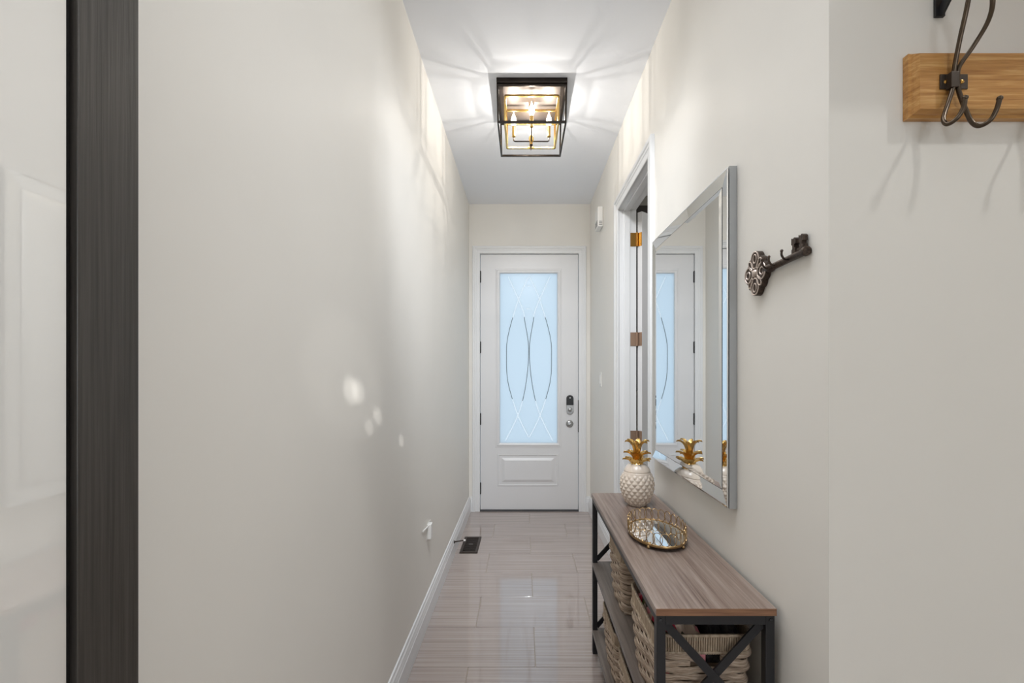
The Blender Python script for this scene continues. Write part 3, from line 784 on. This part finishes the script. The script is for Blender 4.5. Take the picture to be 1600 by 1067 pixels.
for k in range(4):                                          # rosette scrolls
    an = PI/2*k
    ax = Vector((math.cos(an), math.sin(an))); pr = Vector((-ax.y, ax.x))
    for (r0, la, lw) in ((.031, .0195, .0185), (.034, .010, .0085)):
        P = [ax*(r0+la*math.cos(2*PI*j/20))+pr*(lw*math.sin(2*PI*j/20)) for j in range(20)]
        bm = B(); tube(bm, [kp(p.x, p.y*1.12, .0158) for p in P], .0020, 6, True); obj('scroll', bm, M['ironpale'], bow, True)
    an += PI/4; ax = Vector((math.cos(an), math.sin(an))); pr = Vector((-ax.y, ax.x))
    P = [ax*(.029+.0135*math.cos(2*PI*j/16))+pr*(.0075*math.sin(2*PI*j/16)) for j in range(16)]
    bm = B(); tube(bm, [kp(p.x, p.y*1.12, .0158) for p in P], .0018, 6, True); obj('scroll', bm, M['ironpale'], bow, True)
bm = B(); lathe(bm, [(.011, 0), (.010, .004), (.005, .008), (.001, .009)], 14, kp(0, 0, .014), 'X'); obj('rosette_centre', bm, M['ironpale'], bow, True)
bm = B(); tube(bm, [kp(.044, 0, .010), kp(.055, 0, .010), kp(.058, 0, .010), kp(.066, 0, .010), kp(.07, 0, .010), kp(.195, .004, .010), kp(.200, .004, .010), kp(.207, .004, .010)],
               [.009, .009, .011, .011, .008, .008, .011, .010], 12); obj('shaft', bm, M['iron'], ky, True)
for s in (.163, .190):                                      # two teeth of the bit
    bm = B()
    P0 = [(s-.007, .008), (s+.007, .008), (s+.007, .022), (s+.003, .022), (s+.003, .030), (s+.008, .030), (s+.008, .041), (s+.003, .045), (s-.003, .041), (s-.008, .045), (s-.008, .030), (s-.004, .028), (s-.004, .020), (s-.007, .018)]
    A = [bm.verts.new(kp(a, b, .003)) for a, b in P0]; D = [bm.verts.new(kp(a, b, .014)) for a, b in P0]
    for k in range(len(P0)): bm.faces.new((A[k], A[(k+1) % len(P0)], D[(k+1) % len(P0)], D[k]))
    bm.faces.new(D); bm.faces.new(A[::-1]); obj('key_tooth', bm, M['iron'], ky)
boxo('tooth_bridge', (XR-.012, XR-.004, kc.y-.190, kc.y-.163, kc.z+.012, kc.z+.018), M['iron'], ky)
for s in (.066, .096, .149):                                # hooks
    P = smooth_path([kp(s-.006, .004, .012), kp(s-.002, -.001, .018), kp(s, .000, .026), kp(s, .009, .032), kp(s, .019, .032)], 5)
    bm = B(); tube(bm, P,   .0026, 7); hk = obj('hook', bm, M['iron'], ky, True)
    bm = B(); bmesh.ops.create_uvsphere(bm, u_segments=8, v_segments=6, radius=.0036); bmesh.ops.translate(bm, verts=bm.verts, vec=P[-1]); obj('hook_tip', bm, M['iron'], hk, True)

# ------------------------------------------------------------------ coat rail
bt = .029; YB = YC-bt
cr = thing('coat_rail', 'honey oak coat rail with chamfered edges on the wall facing the camera', 'coat rack', (1.2, YC, 1.83))
bm = B(); xs0, xs1, zs0, zs1 = .777, 1.62, 1.826, 1.956; c1, c2 = .010, .012
rings = [(0, YC-.0005), (0, YB+.016), (.004, YB+.013), (.005, YB+.009), (.010, YB)]
R = []
for ins, y in rings:
    R.append([bm.verts.new((x, y, z)) for x, z in ((xs0+ins, zs0+ins), (xs1-ins, zs0+ins), (xs1-ins, zs1-ins), (xs0+ins, zs1-ins))])
for A, D in zip(R, R[1:]):
    for k in range(4): bm.faces.new((A[k], A[(k+1) % 4], D[(k+1) % 4], D[k]))
bm.faces.new(R[-1]); bm.faces.new(R[0][::-1]); obj('board', bm, M['oak'], cr)
hx0 = at(1489, 128, YB)
ch = thing('wire_coat_hook', 'bronze double prong wire coat hook screwed to the oak rail', 'hook', (hx0.x, YB, hx0.z), 'wire coat hooks on the oak rail')
p0, p1 = at(1467.5, 140, YB), at(1510.5, 117, YB)
boxo('mounting_plate', (p0.x, p1.x, YB-.0025, YB, p0.z, p1.z), M['plate'], ch, .0005)
for px in (1477.5, 1502.5):
    p = at(px, 128, YB-.002); bm = B(); lathe(bm, [(.0042, 0), (.0036, .0016), (.001, .0024)], 10, (p.x, YB-.0025, p.z), 'Y'); obj('screw', bm, M['brass'], ch, True)
q0, q1 = at(1487, 135.5, YB-.014), at(1499.5, 111, YB-.014)
bm = B(); box(bm, q0.x, q1.x, YB-.014, YB-.0020, q0.z, q1.z); obj('clamp', bm, M['plate'], ch, bevel=.0008)
def wire(pts, nm):
    bm = B(); P = smooth_path([at(*p) for p in pts], 8); n = len(P)
    tube(bm, P, .0040, 10); o = obj(nm, bm, M['wire'], ch, True); return P, o
Yw = YB-.008
_, lp = wire([(1490, 122, Yw), (1491, 108, Yw-.002), (1499, 65, Yw-.014), (1508, 25, Yw-.028), (1516, -10, Yw-.036), (1529, -32, Yw-.045), (1545, -24, Yw-.051), (1551, 4, Yw-.046), (1543, 35, Yw-.032), (1521, 72, Yw-.014), (1499, 104, Yw-.003), (1496, 122, Yw)], 'wire_loop')
for pts in ([(1491, 122, Yw), (1488, 140, Yw-.002), (1480, 165, Yw-.006), (1474, 185, Yw-.013), (1480, 194, Yw-.021), (1495, 185, Yw-.031), (1505, 169, Yw-.036), (1508, 153, Yw-.038)],
            [(1496, 122, Yw), (1498, 142, Yw-.002), (1509, 172, Yw-.006), (1518, 190, Yw-.012), (1530, 197, Yw-.020), (1547, 188, Yw-.030), (1557, 171, Yw-.036), (1562, 154, Yw-.038)]):
    P, o = wire(pts, 'prong')
    bm = B(); bmesh.ops.create_uvsphere(bm, u_segments=10, v_segments=8, radius=.0052); bmesh.ops.translate(bm, verts=bm.verts, vec=P[-1]); obj('prong_tip', bm, M['wire'], o, True)
c2h = copy_tree(ch, (.2, 0, 0)); c2h['label'] = 'second bronze wire coat hook, farther along the oak rail past the frame edge'
# shelf above the rail
sf = thing('wall_shelf', 'oak shelf on black triangular bracket above the coat rail, mostly out of frame', 'shelf', (1.3, YC, 2.15))
boxo('shelf_board', (.80, 1.75, YC-.20, YC-.0005, 2.205, 2.23), M['oak'], sf, .002)
for dx in (0, .6):
    a = at(1461, 26, YC-.004); x = a.x+dx
    bk = boxo('bracket', (x, x+.019, YC-.006, YC-.0005, a.z, 2.205), M['black'], sf)
    bm = B(); bar(bm, (x+.0095, YC-.004, a.z+.004), (x+.0095, YC-.15, 2.202), .019, .005, (1, 0, 0)); 
    obj('brace', bm, M['black'], bk)
    boxo('shelf_arm', (x, x+.019, YC-.18, YC-.0005, 2.199, 2.2045), M['black'], bk)

# ------------------------------------------------------------------ small wall and floor fittings
cm = thing('door_chime', 'white door chime box high on the right wall near the front door', 'chime', (XR, 3.54, 2.45))
boxo('cover', (.583, XR-.0005, 3.465, 3.605, 2.452, 2.612), M['plastic'], cm, .008, smooth=False)
for k in range(4): boxo('grille_slot', (.5815, .5835, 3.485, 3.585, 2.466+k*.012, 2.470+k*.012), M['seam'], cm)
for k in range(3): boxo('grille_slot', (.592, .618, 3.4635, 3.4655, 2.466+k*.012, 2.470+k*.012), M['seam'], cm)
sw = thing('light_switch', 'white rocker light switch between front door and side doorway', 'switch', (XR, 3.572, 1.19))
boxo('switch_plate', (XR-.006, XR-.0005, 3.536, 3.608, 1.190, 1.306), M['plastic'], sw, .002)
boxo('rocker', (XR-.0105, XR-.006, 3.556, 3.588, 1.214, 1.282), M['plastic'], sw, .002)
pg = thing('plug_adapter', 'small white boxy plug with a short white lead, low on the bare hall wall', 'plug', (XL, 2.355, .42))
boxo('body', (XL+.003, XL+.024, 2.335, 2.376, .424, .506), M['plastic'], pg, .005)
boxo('backplate', (XL+.0005, XL+.003, 2.338, 2.420, .420, .503), M['plastic'], pg, .001)
bm = B(); tube(bm, [(XL+.008, 2.337, .496), (XL+.0075, 2.30, .500), (XL+.007, 2.26, .505), (XL+.0065, 2.225, .508)], .0042, 8); obj('lead', bm, M['plastic'], pg, True)
rg = thing('floor_register', 'dark brown metal floor register vent beside the left baseboard', 'vent', (-.399, 3.349, 0))
x0, x1, y0, y1 = REG
bm = B()
for d in ((x0, x0+.018, y0, y1, -.003, .004), (x1-.018, x1, y0, y1, -.003, .004), (x0+.018, x1-.018, y0, y0+.02, -.003, .004), (x0+.018, x1-.018, y1-.02, y1, -.003, .004)): box(bm, *d)
obj('frame', bm, M['register'], rg)
boxo('duct', (x0+.017, x1-.017, y0+.019, y1-.019, -.0038, -.002), M['void'], rg)
for k in range(14):
    yy = y0+.028+k*(y1-y0-.056)/13
    bm = B(); bar(bm, (x0+.018, yy, .0005), (x1-.018, yy, .0005), .0075, .0022, (0, .5, .85)); obj('louvre', bm, M['register'], rg)
boxo('damper_lever', (-.414, -.384, 3.345, 3.351, .002, .0055), M['nickel'], rg)
ds = thing('door_stop', 'slim metal spring door stop on the left baseboard above the register', 'door stop', (XL+.0165, 3.15, .097))
bm = B(); lathe(bm, [(.011, 0), (.011, .003), (.006, .006)], 12, (0, 0, 0), 'X'); bmesh.ops.rotate(bm, verts=bm.verts, cent=(0, 0, 0), matrix=Matrix.Rotation(PI, 3, 'Z')); bmesh.ops.translate(bm, verts=bm.verts, vec=(XL+.0165, 3.15, .097)); obj('mount', bm, M['black'], ds, True)
bm = B(); P = [(XL+.020+.066*k/100, 3.15+.0042*math.cos(k*.95), .099+.010*k/100+.0042*math.sin(k*.95)) for k in range(101)]
tube(bm, P, .0014, 5); tube(bm, [(XL+.018, 3.15, .0985), (XL+.086, 3.15, .109)], .0036, 8); obj('spring', bm, M['iron'], ds, True)
bm = B(); tube(bm, [(XL+.085, 3.15, .109), (XL+.099, 3.15, .1105)], .0062, 10); obj('rubber_tip', bm, M['plastic'], ds, True)
